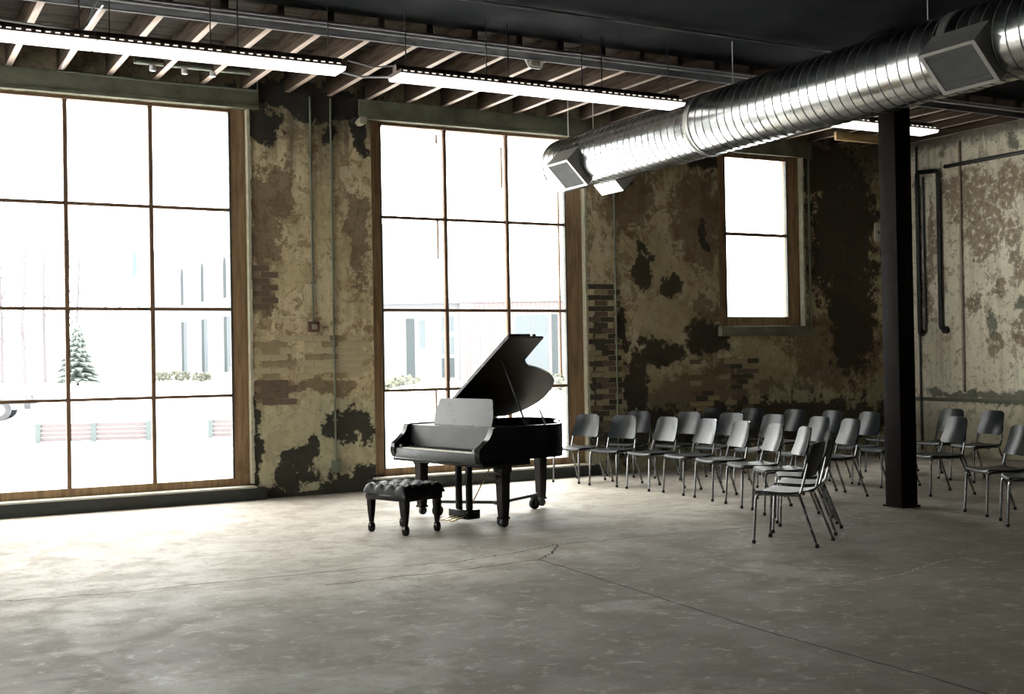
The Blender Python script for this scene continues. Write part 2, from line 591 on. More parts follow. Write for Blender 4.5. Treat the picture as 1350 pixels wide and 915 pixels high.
wallA = wall_with_holes('wall_back', 'wallA', BX, CX+.4, 0, CZ+.1, OPEN)
wallC = B().box((CX, BY, 0), (CX+.4, WY, CZ+.1)).obj('wall_right', 'wallC', None, 'structure')
WL = [(7.0, 9.8), (10.6, 13.6)]     # big windows of the west wall
b = B()
b.box((BX-.4, BY, 0), (BX, WY, .2)).box((BX-.4, BY, 4.68), (BX, WY, CZ+.1))
ys = [BY]+[v for p in WL for v in p]+[WY]
for a_, b_ in zip(ys[::2], ys[1::2]):
    b.box((BX-.4, a_, .2), (BX, b_, 4.68))
b.obj('wall_left', 'darkwall', None, 'structure')
for i, (a_, b_) in enumerate(WL):
    g = thing('window_%d' % (5+i), None, None, kind='structure')
    b = B()
    for k in range(4):
        yy = a_+(b_-a_)*k/3
        b.box((BX-.16, yy-.03, .2), (BX-.10, yy+.03, 4.68))
    for zz in (.22, 1.25, 2.28, 3.47, 4.66):
        b.box((BX-.16, a_, zz-.02), (BX-.10, b_, zz+.02))
    b.obj('window_frame', 'muntin', g)
    for k in range(3):
        B().box((BX-.132, a_+(b_-a_)*k/3+.03, .24), (BX-.128, a_+(b_-a_)*(k+1)/3-.03, 4.64)).obj('pane', 'glass', g)
B().box((BX, BY-.4, 0), (CX, BY, CZ+.1)).obj('wall_front', 'darkwall', None, 'structure')

# ceiling: dark boarded part over the hall, open joists along the window wall
ceiling = B().box((BX, BY, 5.0), (CX, 10.98, 5.2)).obj('ceiling', 'ceil', None, 'structure')
pm = None
y = 11.0
k = 0
while y < WY-.01:
    x = BX
    for xe in ((CX,) if k % 2 else (6.0, CX)):
        if pm is None:
            B().box((0, 0, 0), (1, .150, .03)).mesh('plank')
        b = B().box((x, y+.003, CZ-.0+random.uniform(0, .006)), (xe-.004, min(y+.152, WY), CZ+.035))
        b.obj('plank', 'plank', ceiling)
        x = xe
    y += .155
    k += 1
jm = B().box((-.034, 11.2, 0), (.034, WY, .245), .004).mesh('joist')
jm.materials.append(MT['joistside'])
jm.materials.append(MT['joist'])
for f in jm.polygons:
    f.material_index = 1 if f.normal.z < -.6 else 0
n = 0
x = 1.53-.527*19
while x < CX-.05:
    if x > BX+.1:
        j = link('joist', jm, 'joist', ceiling)
        j.location = (x + random.uniform(-.012, .012), 0, 4.932)
    x += .527
# steel beam carrying the joists
bm_ = thing('beam', None, None, (0, 0, 0), kind='structure')
B().box((BX, 11.0, 4.895), (CX, 11.42, 4.918), .004).obj('bottom_flange', 'beam', bm_, 'structure')
B().box((BX, 11.405, 4.888), (CX, 11.43, 4.912)).obj('flange_edge', 'flange', bm_, 'structure')
B().box((BX, 10.985, 4.888), (CX, 11.005, 4.908)).obj('flange_edge', 'flange', bm_, 'structure')
B().box((BX, 11.19, 4.918), (CX, 11.215, 4.93)).obj('web', 'beam', bm_, 'structure')

# lintels, jamb edges and sills at the openings
t_ = 0
for (x0, x1, z0, z1) in OPEN:
    t_ += 1
    g = thing('trim_%d' % t_, None, None, kind='structure')
    if z0 < 1:
        B().box((x0-.16, WY-.035, z1), (x1+.14, WY+.02, 4.925), .006).obj('lintel', 'lintel', g)
        B().box((x0-.16, WY-.055, z1), (x1+.14, WY-.03, z1+.045), .004).obj('lintel_lip', 'lintel', g)
        B().box((x0-.12, WY-.11, 0), (x1+.15, WY+.06, .145), .008).obj('sill_block', 'sillside', g)
        B().box((x0-.04, WY-.115, .145), (x1+.03, WY+.12, .168), .003).obj('sill_top', 'silltop', g)
    else:
        B().box((x0-.06, WY-.03, z1), (x1+.2, WY+.02, 4.92), .006).obj('lintel', 'lintel', g)
        B().box((x0-.04, WY-.09, z0-.13), (x1+.14, WY+.04, z0+.02), .008).obj('sill_block', 'lintel', g)
    # ragged plaster edge along the right jamb
    b = B()
    zz = z0+.02
    while zz < z1:
        h = random.uniform(.05, .16)
        b.box((x1-.004, WY-.012-random.uniform(0, .012), zz), (x1+.03+random.uniform(-.008, .014), WY+.09, min(zz+h, z1)))
        zz += h
    b.obj('plaster_edge', 'edge', g)


# ------------------------------------------------------------------ windows
def window(idx, x0, x1, z0, z1, xs, zs, y=14.30, thin=False):
    """xs, zs: centre lines of the glass grid including its outer edges"""
    root = thing('window_%d' % idx, None, None, kind='structure')
    f0, f1 = y-.03, y+.07
    B().box((x0, f0, z0), (xs[0], f1, z1), .006).obj('casing', 'casing', root)
    B().box((xs[-1], f0, z0), (x1, f1, z1), .006).obj('casing', 'casing', root)
    if z1-zs[-1] > .01:
        B().box((xs[0], f0, zs[-1]), (xs[-1], f1, z1), .004).obj('casing', 'casing', root)
    B().box((xs[0], f0-.01, z0), (xs[-1], f1, zs[0]), .006).obj('sill_rail', 'casing', root)
    # dark stop beads round the glass
    for a, b in (((xs[0], f0-.008, zs[0]), (xs[0]+.018, y+.01, zs[-1])), ((xs[-1]-.018, f0-.008, zs[0]), (xs[-1], y+.01, zs[-1]))):
        B().box(a, b).obj('stop_bead', 'sillside', root)
    B().box((xs[0], f0-.012, zs[-1]-.02), (xs[-1], y+.01, zs[-1])).obj('stop_bead', 'muntin', root)
    hw = .019 if len(xs) > 2 else .024
    for xm in xs[1:-1]:
        B().box((xm-hw-.004, y-.028, zs[0]), (xm+hw+.004, y+.03, zs[-1]), .003).obj('mullion', 'muntin', root)
    for zm in zs[1:-1]:
        for xa, xb in zip(xs, xs[1:]):
            B().box((xa+(.02 if xa != xs[0] else 0), y-.024, zm-hw), (xb-(.02 if xb != xs[-1] else 0), y+.026, zm+hw), .003).obj('glazing_bar', 'muntin', root)
    for xa, xb in zip(xs, xs[1:]):
        for za, zb in zip(zs, zs[1:]):
            B().box((xa+.002, y-.002, za+.002), (xb-.002, y+.004, zb-.002)).obj('pane', 'glass', root)
    return root


ZS = [.262, 1.25, 2.28, 3.47, 4.66]
window(4, *OPEN[0], [-3.61, -2.68, -1.74, -.80], ZS)
window(1, *OPEN[1], [1.18, 2.12, 3.06, 3.99], ZS)
w2 = window(2, *OPEN[2], [5.92, 6.84, 7.76, 8.67], ZS)
window(3, *OPEN[3], [11.45, 12.66], [2.205, 3.45, 4.615])
# short handles and stays on the second window
for xm, zm, L in ((6.72, 4.52, .12), (7.68, 4.2, .55), (6.72, 3.2, .5), (6.66, 1.1, .3), (8.56, 2.7, 2.6)):
    B().box((xm-.008, 14.262, zm-L/2), (xm+.008, 14.298, zm+L/2)).obj('window_stay', 'muntin', w2)

# ------------------------------------------------------------------ exposed bricks on the window wall
def brick_mesh(seed):
    r = random.Random(seed)
    b = B().box((-.1045, -.009, -.0345), (.1045, .012, .0345), 0)
    for v in b.bm.verts:
        v.co += Vector((r.uniform(-.003, .003), r.uniform(-.002, .003), r.uniform(-.0025, .0025)))
    return b


BM = {}
for key in ('brickA', 'brickB', 'brickC', 'brickD'):
    BM[key] = []
    for i in range(3):
        me = brick_mesh(i*7+3).mesh('brick')
        me.materials.append(MT[key])
        BM[key].append(me)
nb = 0


def brick_patch(x0, x1, z0, z1, keys, inside):
    global nb
    k0 = int(z0/.077)
    for k in range(k0, int(z1/.077)+1):
        z_ = k*.077
        off = .108 if k % 2 else 0
        i0 = int(x0/.216)-1
        for i in range(i0, int(x1/.216)+2):
            x_ = i*.216+off
            if x0 <= x_-.10 and x_+.10 <= x1 and z0 <= z_ <= z1 and inside(x_, z_) and nb < 298:
                kk = random.choice(keys)
                o = link('brick', random.choice(BM[kk]), None, wallA)
                o.location = (x_, WY-.001+random.uniform(0, .004), z_)
                nb += 1


def wob(x, z):
    return .5*sin(x*5.1+z*3.3)+.3*sin(x*11.7-z*7.9)+.2*sin(z*19+x*3)


brick_patch(8.96, 9.62, .55, 2.62, ['brickC', 'brickC', 'brickD', 'brickB'], lambda x, z: x < 9.42+.12*wob(x, z))
brick_patch(4.15, 4.62, 2.24, 2.78, ['brickB'], lambda x, z: ((x-4.25)/.24)**2+((z-2.5)/.28)**2 < 1.1+.3*wob(x, z))
brick_patch(4.15, 4.78, 1.12, 1.42, ['brickB'], lambda x, z: True)
brick_patch(4.2, 5.72, 1.42, 2.0, ['brickA', 'brickA', 'brickD'], lambda x, z: wob(x, z) > -.52)
brick_patch(10.6, 12.0, .75, 1.6, ['brickD', 'brickC', 'brickB', 'brickD'], lambda x, z: wob(x, z) > -.15)

# ------------------------------------------------------------------ floor cracks and joints
def ribbon(name, pts, wd, m, jit=.02, seg=14):
    b = B()
    P = []
    for (xa, ya), (xb, yb) in zip(pts, pts[1:]):
        for i in range(seg):
            u = i/seg
            P.append(Vector((xa+(xb-xa)*u+random.uniform(-jit, jit), ya+(yb-ya)*u+random.uniform(-jit, jit), .0008)))
    P.append(Vector((*pts[-1], .0008)))
    L_, R_ = [], []
    for i, p in enumerate(P):
        d = (P[min(i+1, len(P)-1)]-P[max(i-1, 0)]).normalized()
        nn = Vector((-d.y, d.x, 0))*wd*random.uniform(.5, 1.1)/2
        L_.append(b.bm.verts.new(p+nn))
        R_.append(b.bm.verts.new(p-nn))
    for i in range(len(P)-1):
        b.bm.faces.new((L_[i], R_[i], R_[i+1], L_[i+1]))
    return b.obj(name, m, floor)


S_ = lambda l: l
ribbon('floor_crack', S_([(-1.2, 9.25), (.88, 9.13), (1.52, 9.0), (3.46, 8.95), (4.25, 8.79), (5.0, 8.95), (5.39, 9.1)]), .022, 'crack', .025)
ribbon('floor_crack', S_([(3.0, 8.42), (4.0, 8.44), (4.87, 8.5), (5.1, 8.72), (5.39, 9.1)]), .024, 'crack', .02)
ribbon('floor_joint', S_([(4.87, 8.5), (4.70, 5.61), (4.72, 4.2), (4.6, 1.0)]), .024, 'crack', .006, 24)
ribbon('floor_crack', S_([(5.39, 9.1), (6.3, 9.05), (7.5, 8.93)]), .024, 'crack', .02)
ribbon('floor_crack', S_([(6.01, 6.36), (6.4, 6.38), (6.75, 6.44), (7.2, 6.6), (7.51, 6.69)]), .014, 'crackpale', .02)

# ------------------------------------------------------------------ column
colm = thing('column', None, None, (9.72, 9.26, 0), kind='structure')
B().box((-.115, -.115, .02), (.115, .115, 5.0), .008).obj('shaft', 'steel', colm, 'structure')
B().box((-.135, -.135, 0), (.135, .135, .02), .004).obj('base_plate', 'steel', colm, 'structure')
B().box((-.17, -.17, 4.96), (.17, .17, 5.0), .004).obj('cap_plate', 'steel', colm, 'structure')

# ------------------------------------------------------------------ spiral duct
DX, DZ, DR = 8.33, 4.18, .342
duct = thing('spiral_duct', 'long round galvanized spiral air duct hanging below the dark ceiling', 'air duct', (DX, 0, DZ))
Y0, Y1 = 1.0, 13.72
b = B()
b.lathe([(DR, Y0), (DR, Y1)], 48, axis='y')
b.obj('duct_shell', 'galv', duct)
b = B()
pts = []
turn = .125
y = Y0
while y < Y1-.02:
    a = 2*pi*y/turn
    pts.append((cos(a)*(DR+.001), y, sin(a)*(DR+.001)))
    y += turn/30
b.tube(pts, .006, 4)
b.obj('spiral_seam', 'seam', duct, 'stuff')
for yy in (3.6, 7.1, 10.6):
    b = B().lathe([(DR+.003, yy-.045), (DR+.010, yy-.04), (DR+.010, yy-.012), (DR+.004, yy), (DR+.010, yy+.012), (DR+.010, yy+.04), (DR+.003, yy+.045)], 48, axis='y')
    b.obj('coupling', 'regbox', duct)
B().lathe([(DR*.97, Y1), (DR+.006, Y1), (DR+.006, Y1+.012), (.01, Y1+.03)], 48, axis='y').obj('end_cap', 'galv', duct)


def register(yc, phi, lng=.60, wd=.60, rd=.46, off=0.):
    c, s_ = cos(phi), sin(phi)
    ax = Vector((c, 0, s_))
    pr = Vector((-s_, 0, c))
    yv = Vector((0, 1, 0))
    T = lambda v: ax*v.z + pr*(v.x+off) + yv*(v.y+yc)
    o = [(-wd/2, -lng/2), (wd/2, -lng/2), (wd/2, lng/2), (-wd/2, lng/2)]
    i_ = [(x*.86, y_*.86) for x, y_ in o]
    q = .16
    b = B()
    b.loft([[T(Vector((x, y_, q))) for x, y_ in o], [T(Vector((x, y_, rd))) for x, y_ in o],
            [T(Vector((x, y_, rd))) for x, y_ in i_], [T(Vector((x, y_, rd-.03))) for x, y_ in i_]], True)
    rb = b.obj('air_register', 'regbox', duct)
    B().loft([[T(Vector((x, y_, rd-.028))) for x, y_ in i_], [T(Vector((x, y_, rd-.024))) for x, y_ in i_]]).obj('register_back', 'void', rb)
    b = B()
    nl = 17
    for k in range(nl):
        xx = -wd*.43+wd*.86*(k+.5)/nl
        b.loft([[T(Vector((xx+dx, yy_, rd-dz))) for dx, dz in ((-.009, .020), (-.004, .022), (.011, .005), (.006, .003))] for yy_ in (-lng*.43, lng*.43)])
    b.obj('louvers', 'grille', rb, 'stuff')
    return rb


register(6.89, radians(225), .58, .425, .42, -.0885)
register(13.08, radians(225), .53, .425, .42, -.0885)
register(12.84, radians(-45), .50, .40, .455)
for yy in (4.2, 7.52, 10.2, 12.99, 13.6):
    top = 5.0 if yy < 10.98 else 5.18
    B().tube([(0, yy, DR), (0, yy, top-DZ)], .005, 6).obj('hanger_rod', 'cable', duct)

# ------------------------------------------------------------------ fluorescent fixtures
FZ = 4.36


def fixture(xa, xb, label, y=10.64):
    root = thing('fluorescent_fixture', label, 'ceiling light', (xa, y, FZ), 0, 'strip lights under the ceiling')
    L = xb-xa-.006
    def ring(x, w0, w1, z0, z1):
        return [(x, -w0, z0), (x, w0, z0), (x, w1, z1), (x, -w1, z1)]
    B().loft([[Vector(p) for p in ring(x, .165, .165, .0, .035)] for x in (0, L)]).obj('reflector', 'housing', root)
    B().loft([[Vector(p) for p in ring(x, .05, .04, .035, .10)] for x in (0, L)]).obj('housing', 'housing', root)
    B().loft([[Vector(p) for p in ((x, -.155, 0), (x, -.135, -.03), (x, .135, -.03), (x, .155, 0))] for x in (.004, L-.004)]).obj('diffuser', 'diffuser', root)
    b = B()
    n_ = int(L/.075)
    for i in range(n_):
        for sg in (-1, 1):
            b.box((.02+i*.075, sg*.1655-.0015, .014), (.058+i*.075, sg*.1655+.0015, .024))
    b.obj('light_slots', 'slot', root, 'stuff')
    for xx in (.12, L-.12):
        B().tube([(xx, 0, .10), (xx, 0, 4.998-FZ)], .006, 6).obj('hanger_rod', 'iron', root)
    return root


FX = [(-.40, .72, 'white fluorescent strip light at the near end of the left run, cut by the frame'),
      (.72, 1.83, 'white fluorescent strip light above the left window, first lit length in view'),
      (1.83, 2.94, 'white fluorescent strip light, middle length of the run above the left window'),
      (2.94, 4.04, 'white fluorescent strip light ending the left run before the wall pier'),
      (4.58, 5.70, 'white fluorescent strip light starting the run above the second big window'),
      (5.70, 6.82, 'white fluorescent strip light, middle length of the run above the second window'),
      (6.82, 7.92, 'white fluorescent strip light whose end touches the silver duct in view'),
      (9.56, 10.67, 'fluorescent strip light mostly hidden behind the silver duct'),
      (10.67, 11.78, 'fluorescent strip light beyond the duct, crossed by the black column')]
for a_, b_, l_ in FX[1:]:
    fixture(a_, b_, l_)
for a_, l_ in ((5.0, 'unseen added strip light over the middle of the hall, above the top edge of the view'), (6.12, 'unseen added strip light over the hall nearest the silver duct, above the view')):
    fixture(a_, a_+1.11, l_, 5.0)  # unseen fixtures, added for the warm gleam along the duct

# cables and conduits under the ceiling
tag(B().tube([(-2, 11.0, 4.86), (2.3, 11.0, 4.86), (CX-.3, 11.0, 4.86)], .012, 8).obj('ceiling_conduit', 'cable'), 'thin pale conduit running under the steel beam nearest the joists', 'conduit')
tag(B().tube([(-2, 9.95, 4.96), (CX-.3, 9.95, 4.96)], .014, 8).obj('ceiling_conduit', 'flange'), 'grey conduit across the black ceiling in front of the beam', 'conduit')
tag(B().tube([(0, 10.35, 4.45), (.9, 10.4, 4.42), (1.5, 10.4, 4.40), (1.75, 10.6, 4.46), (1.9, 10.9, 4.84)], .009, 6, fillet=.3).obj('loose_cable', 'cable'), 'loose cable sagging above the left strip light', 'cable')
tag(B().tube([(2.07, 14.10, 4.93), (2.02, 13.2, 4.905), (2.02, 11.3, 4.90)], .012, 6).obj('joist_cable', 'cable'), 'pale cable stapled along the second joist from the left', 'cable')
tag(B().tube([(2.03, 14.14, 4.915), (3.2, 14.15, 4.90), (4.3, 14.15, 4.90), (4.3, 14.12, 5.1)], .012, 6).obj('lintel_cable', 'conduit'), 'cable running along the top of the left lintel', 'cable')
tag(B().tube([(4.1, 10.62, 4.45), (4.35, 10.60, 4.41), (4.56, 10.63, 4.45)], .008, 6).obj('link_cable', 'cable'), 'short cable joining the two fluorescent runs across the gap', 'cable')
tag(B().tube([(4.08, 10.75, 4.37), (4.3, 10.78, 4.35), (4.6, 10.74, 4.37)], .010, 6).obj('link_rail', 'cable'), 'thin rail bridging the gap between the two light runs', 'rail')
pp = thing('sprinkler_pipe', 'brown pipe with fittings between the joists above the left window', 'pipe', (0, 0, 0))
B().tube([(2.75, 13.6, 4.98), (4.05, 13.6, 4.98)], .03, 10).obj('pipe_run', 'conduit', pp)
for xx in (2.95, 3.3, 3.62):
    B().lathe([(.02, -.09), (.035, -.085), (.035, -.03), (.022, -.02), (.022, 0)], 10, (xx, 13.6, 4.975)).obj('sprinkler_head', 'cable', pp)
em = thing('wall_spotlight', 'small white-fronted spotlight fixed high on the pier beside the second window', 'spotlight', (5.55, 14.0, 4.66))
B().box((-.05, -.02, -.05), (.05, .19, .0), .006).obj('bracket', 'iron', em)
B().lathe([(.012, -.1), (.05, -.1), (.05, .05), (.02, .06)], 12, (0, -.02, -.06), 'y').obj('head', 'plate', em)

# junction bracket on ceiling
br_ = thing('cable_bracket', 'white metal bracket with cables under the joists above the second window', 'bracket', (6.62, 11.5, 4.83))
B().tube([(-.12, 0, .1), (-.06, 0, 0), (.08, 0, 0), (.12, 0, .1)], .012, 6, fillet=.02).obj('strap', 'cable', br_)
B().box((-.06, -.04, .01), (.06, .04, .07), .006).obj('junction_box', 'plate', br_)

# wooden header on the window wall near the east corner
tag(B().box((12.88, 13.40, 4.81), (13.85, 13.45, 4.931), .006).obj('header_board', 'header'), 'honey-coloured wooden board at the wall top beside the black column', 'board')

# ------------------------------------------------------------------ wall services
c1 = thing('wall_conduit', 'grey-green conduit down the pier ending in a dark red box', 'conduit', (4.97, WY-.018, 0))
B().tube([(0, 0, 2.12), (0, 0, 4.9)], .013, 8).obj('pipe_run', 'conduit', c1)
B().box((-.07, -.04, 2.0), (.07, .017, 2.13), .008).obj('junction_box', 'box', c1)
B().box((-.035, -.052, 2.035), (.035, -.039, 2.095), .004).obj('switch', 'plate', c1)
for zz in (2.6, 3.4, 4.2):
    B().box((-.03, -.015, zz), (.03, .017, zz+.018)).obj('strap', 'conduit', c1)
c2 = thing('wall_conduit', 'grey-green conduit down the pier to a low socket near the floor', 'conduit', (5.235, WY-.018, 0))
B().tube([(0, 0, .40), (0, 0, 4.9)], .014, 8).obj('pipe_run', 'conduit', c2)
B().box((-.055, -.035, .27), (.055, .017, .41), .008).obj('socket_box', 'conduit', c2)
for zz in (.9, 1.9, 2.9, 3.9):
    B().box((-.03, -.015, zz), (.03, .017, zz+.018)).obj('strap', 'conduit', c2)
c3 = thing('wall_conduit', 'thin conduit down the dark wall right of the second big window', 'conduit', (9.42, WY-.02, 0))
B().tube([(0, 0, .05), (0, 0, 4.9)], .014, 8).obj('pipe_run', 'conduit', c3)
for zz in (.8, 1.9, 3.0, 4.1):
    B().box((-.03, -.015, zz), (.03, .019, zz+.018)).obj('strap', 'conduit', c3)
tag(B().box((13.02, WY-.03, 1.95), (13.045, WY-.002, 4.9)).obj('wall_strip', 'conduit'), 'narrow pale strip down the wall right of the small window', 'strip')
op = thing('outlet_plate', 'small square pale plate with a dark hole beside the black column', 'plate', (14.49, WY-.012, 3.56))
B().box((-.075, -.012, -.15), (.075, .01, .15), .006).obj('plate', 'edge', op)
B().box((-.02, -.016, -.025), (.02, -.010, .025), .002).obj('hole', 'void', op)
# pipes on the east wall
pA = thing('wall_pipe', 'tall black pipe frame on the pale east wall beside the column', 'pipe', (CX-.06, 0, 0))
B().tube([(0, 13.96, 1.92), (0, 13.96, 4.53), (0, 13.53, 4.50), (0, 13.53, 2.0), (0, 13.42, 1.97)], .036, 10, fillet=.06).obj('pipe_run', 'pipe', pA)
B().lathe([(.05, -.04), (.06, -.03), (.06, .03), (.05, .04)], 12, (0, 13.44, 1.97), 'y').obj('elbow', 'pipe', pA)
B().lathe([(.045, -.03), (.055, -.02), (.055, .02), (.045, .03)], 12, (0, 13.93, 1.94), 'y').obj('elbow', 'pipe', pA)
tag(B().tube([(CX-.04, 13.86, 4.45), (CX-.04, 13.86, 1.95), (CX-.04, 13.9, 1.92)], .018, 8).obj('wall_pipe', 'pipe'), 'thin dark pipe inside the black pipe frame on the east wall', 'pipe')
tag(B().tube([(CX-.035, 13.99, .05), (CX-.035, 13.99, 4.95)], .016, 8).obj('wall_pipe', 'pipe'), 'slim dark pipe running from floor to ceiling in the east corner', 'pipe')
tag(B().tube([(CX-.05, 13.4, 4.545), (CX-.05, 6, 4.545)], .032, 8).obj('wall_pipe', 'pipe'), 'horizontal dark pipe along the top of the pale east wall', 'pipe')
tag(B().tube([(CX-.03, 13.13, 1.0), (CX-.03, 13.13, 4.9)], .02, 8).obj('wall_pipe', 'joist'), 'rust-stained vertical pipe right of the black pipe frame', 'pipe')
B().box((CX-.03, 6, .84), (CX, 14.18, .90), .006).obj('trim_6', 'conduit', None, 'structure')

# ------------------------------------------------------------------ grand piano
PX, PY, PTH = 4.875, 11.588, -1.386
W, ZR = 1.509, .980
piano = thing('grand_piano', 'black grand piano with raised lid in front of the second big window', 'piano', (PX, PY, 0), PTH)


def spline(P, n=8, closed=False):
    out = []
    for i in range(len(P)-1):
        p0, p1, p2, p3 = P[max(i-1, 0)], P[i], P[i+1], P[min(i+2, len(P)-1)]
        for k in range(n):
            t = k/n
            out.append(tuple(.5*((2*p1[j])+(-p0[j]+p2[j])*t+(2*p0[j]-5*p1[j]+4*p2[j]-p3[j])*t*t+(-p0[j]+3*p1[j]-3*p2[j]+p3[j])*t**3) for j in (0, 1)))
    out.append(P[-1])
    return out


# rim plan (u along the keyboard, v towards the tail)
V0 = .30
bent = spline([(W, V0), (W, .80), (1.505, .98), (1.40, 1.14), (1.20, 1.27), (1.02, 1.42), (.88, 1.57), (.72, 1.70), (.52, 1.79), (.30, 1.80), (.10, 1.73), (.0, 1.56), (0, 1.0), (0, V0)], 7)
def inset(path, d):
    out = []
    for i, p in enumerate(path):
        a, b = path[max(i-1, 0)], path[min(i+1, len(path)-1)]
        t = Vector((b[0]-a[0], b[1]-a[1], 0)).normalized()
        out.append((p[0]-t.y*d, p[1]+t.x*d))
    return out
inn = inset(bent, .045)
if not (0 < inn[10][0] < W):
    inn = inset(bent, -.045)
b = B()
zb = .655
rings = []
for (a, i_) in zip(bent, inn):
    rings.append([Vector((a[0], a[1], zb)), Vector((a[0], a[1], ZR)), Vector((i_[0], i_[1], ZR)), Vector((i_[0], i_[1], zb))])
b.loft(rings)
b.bevel(.004, 1, 60)
b.obj('rim', 'black', piano)
B().prism(inn, .80, .815).obj('soundboard', 'wood', piano)
plate = [(p[0]*.9+.07, p[1]*.9+.1) for p in inn]
B().prism(plate, .86, .875).obj('iron_plate', 'gold', piano)
B().prism([(p[0], p[1]) for p in inn], zb+.0, zb+.02).obj('bottom_board', 'blacksat', piano)
# arms in front of the rim
arm = [(V0+.01, zb-.02), (V0+.01, ZR), (.20, ZR), (.165, .967), (.150, .92), (.120, .875), (.07, .828), (.03, .803), (.0, .783), (-.005, .688), (.02, .640), (.10, .628), (V0, .628)]
for u0, u1 in ((0, .075), (W-.075, W)):
    b = B()
    b.loft([[Vector((u, v, z_)) for v, z_ in arm] for u in (u0, u1)])
    b.bevel(.006, 1, 40)
    b.obj('arm', 'black', piano)
# key bed, key slip, fallboard, blocks
B().box((.0, .03, .603), (W, .62, .668), .006).obj('key_bed', 'black', piano)
B().box((.076, .008, .640), (W-.076, .032, .736), .005).obj('key_slip', 'blacksat', piano)
for u0 in (.077, W-.077-.085):
    B().box((u0, .034, .669), (u0+.085, .175, .773), .006).obj('key_block', 'black', piano)
kx0, kx1 = .077+.088, W-.077-.088
kw = (kx1-kx0)/52
b = B()
for i in range(52):
    b.box((kx0+i*kw+.0006, .036, .690), (kx0+(i+1)*kw-.0006, .185, .744))
b.obj('white_keys', 'ivory', piano, 'stuff')
b = B()
for i in range(51):
    if (i+5) % 7 in (0, 1, 3, 4, 5):
        b.box((kx0+(i+1)*kw-.006, .088, .7445), (kx0+(i+1)*kw+.006, .186, .756))
b.obj('black_keys', 'blacksat', piano, 'stuff')
fb = [(.188, .68), (.188, .768), (.196, .82), (.205, .966), (.228, .969), (.228, .68)]
B().loft([[Vector((u, v, z_)) for v, z_ in fb] for u in (.078, W-.078)]).obj('fallboard', 'blacksat', piano)
B().box((.078, .232, .948), (W-.078, .57, .968), .004).obj('music_shelf', 'black', piano)
# music desk leaning back
b = B()
T = lambda v: Vector((v.x, .34+v.y*.20, .970+v.y*.98)) + Vector((0, .98, -.20))*v.z
dk = [(.30, 0), (1.26, 0), (1.27, .10), (1.22, .265), (1.19, .275), (.37, .275), (.34, .265), (.29, .10)]
b.prism(dk, 0, .018, T)
b.bevel(.004, 1, 40)
b.obj('music_desk', 'gloss', piano)
# lid, hinged on the bass side
LA = radians(34.0)
TL = lambda v: Vector((v.x*cos(LA)-v.z*sin(LA), v.y, ZR+.012+v.x*sin(LA)+v.z*cos(LA)))
lid_out = [(.0, .58)] + [(1.51, .58), (1.51, 1.04), (1.30, 1.048)] + spline([(1.12, 1.06), (1.01, 1.18), (.94, 1.38), (.86, 1.56), (.77, 1.69), (.68, 1.77), (.54, 1.83), (.36, 1.85), (.21, 1.80), (.08, 1.69), (0., 1.52)], 5)
b = B().prism(lid_out, 0, .022, TL)
b.bevel(.005, 1, 60)
lid = b.obj('lid', 'felt', piano)
for v_ in (.80, 1.35):
    B().box((-.012, v_-.05, ZR-.004), (.03, v_+.05, ZR+.016), .003).obj('hinge', 'brass', lid)
B().lathe([(.012, 0), (.018, .004), (.018, .03), (.01, .036)], 10, tuple(TL(Vector((1.485, .94, .022))))).obj('knob', 'blacksat', lid)
flap = [(0, .605), (1.51, .605), (1.51, .88), (0, .88)]
b = B().prism(flap, .030, .050, TL)
b.bevel(.004, 1, 60)
b.obj('front_flap', 'black', lid)
B().tube([(W-.05, .62, ZR-.01), tuple(TL(Vector((1.12, .76, -.006))))], .012, 8).obj('lid_prop', 'rubber', piano)
B().tube([(W-.12, .93, ZR-.01), (W-.27, .98, ZR+.13)], .010, 8).obj('short_prop', 'blacksat', piano)


# legs with casters
def piano_leg(u, v, top):
    b = B()
    prof = [(.064, top), (.064, top-.07), (.055, top-.085), (.051, top-.11), (.043, .20), (.038, .13), (.038, .118), (.046, .112), (.046, .095)]
    b.loft([[Vector((u+sx*r_, v+sy*r_, z_)) for sx, sy in ((-1, -1), (-.8, -1), (.8, -1), (1, -1), (1, -.8), (1, .8), (1, 1), (.8, 1), (-.8, 1), (-1, 1), (-1, .8), (-1, -.8))] for r_, z_ in prof])
    lg = b.obj('leg', 'black', piano)
    b = B()
    b.lathe([(.03, .096), (.032, .085), (.028, .075)], 12, (u, v, 0))
    b.lathe([(.012, -.02), (.040, -.018), (.043, -.012), (.043, .012), (.040, .018), (.012, .02)], 16, (u+.012, v, .0605), 'x')
    b.obj('caster', 'iron', lg)


LEGS = [(W-.067, .327, .628), (.072, .335, .628), (.44, 1.66, .66)]
for u, v, t in LEGS:
    piano_leg(u, v, t)
# pedal lyre
lx = W/2+.10
ly = thing('pedal_lyre', None, None)
ly.parent = piano
for s in (-1, 1):
    B().tube([(lx+s*.085, .30, .605), (lx+s*.085, .30, .15)], .036, 12).obj('lyre_post', 'black', ly)
B().box((lx-.16, .22, .055), (lx+.16, .38, .15), .012).obj('pedal_box', 'black', ly)
B().box((lx-.15, .24, .575), (lx+.15, .36, .603), .004).obj('lyre_block', 'black', ly)
for s in (-1, 0, 1):
    b = B()
    b.loft([[Vector((lx+s*.08+sx*w_, v_, z_+sz)) for sx, sz in ((-1, 0), (1, 0), (1, .012), (-1, .012))] for v_, w_, z_ in ((.23, .012, .070), (.16, .016, .062), (.10, .022, .050), (.07, .014, .047))])
    b.obj('pedal', 'brass', ly)
B().tube([(lx, .37, .15), (lx, .72, .655)], .007, 6).obj('lyre_brace', 'brass', ly)

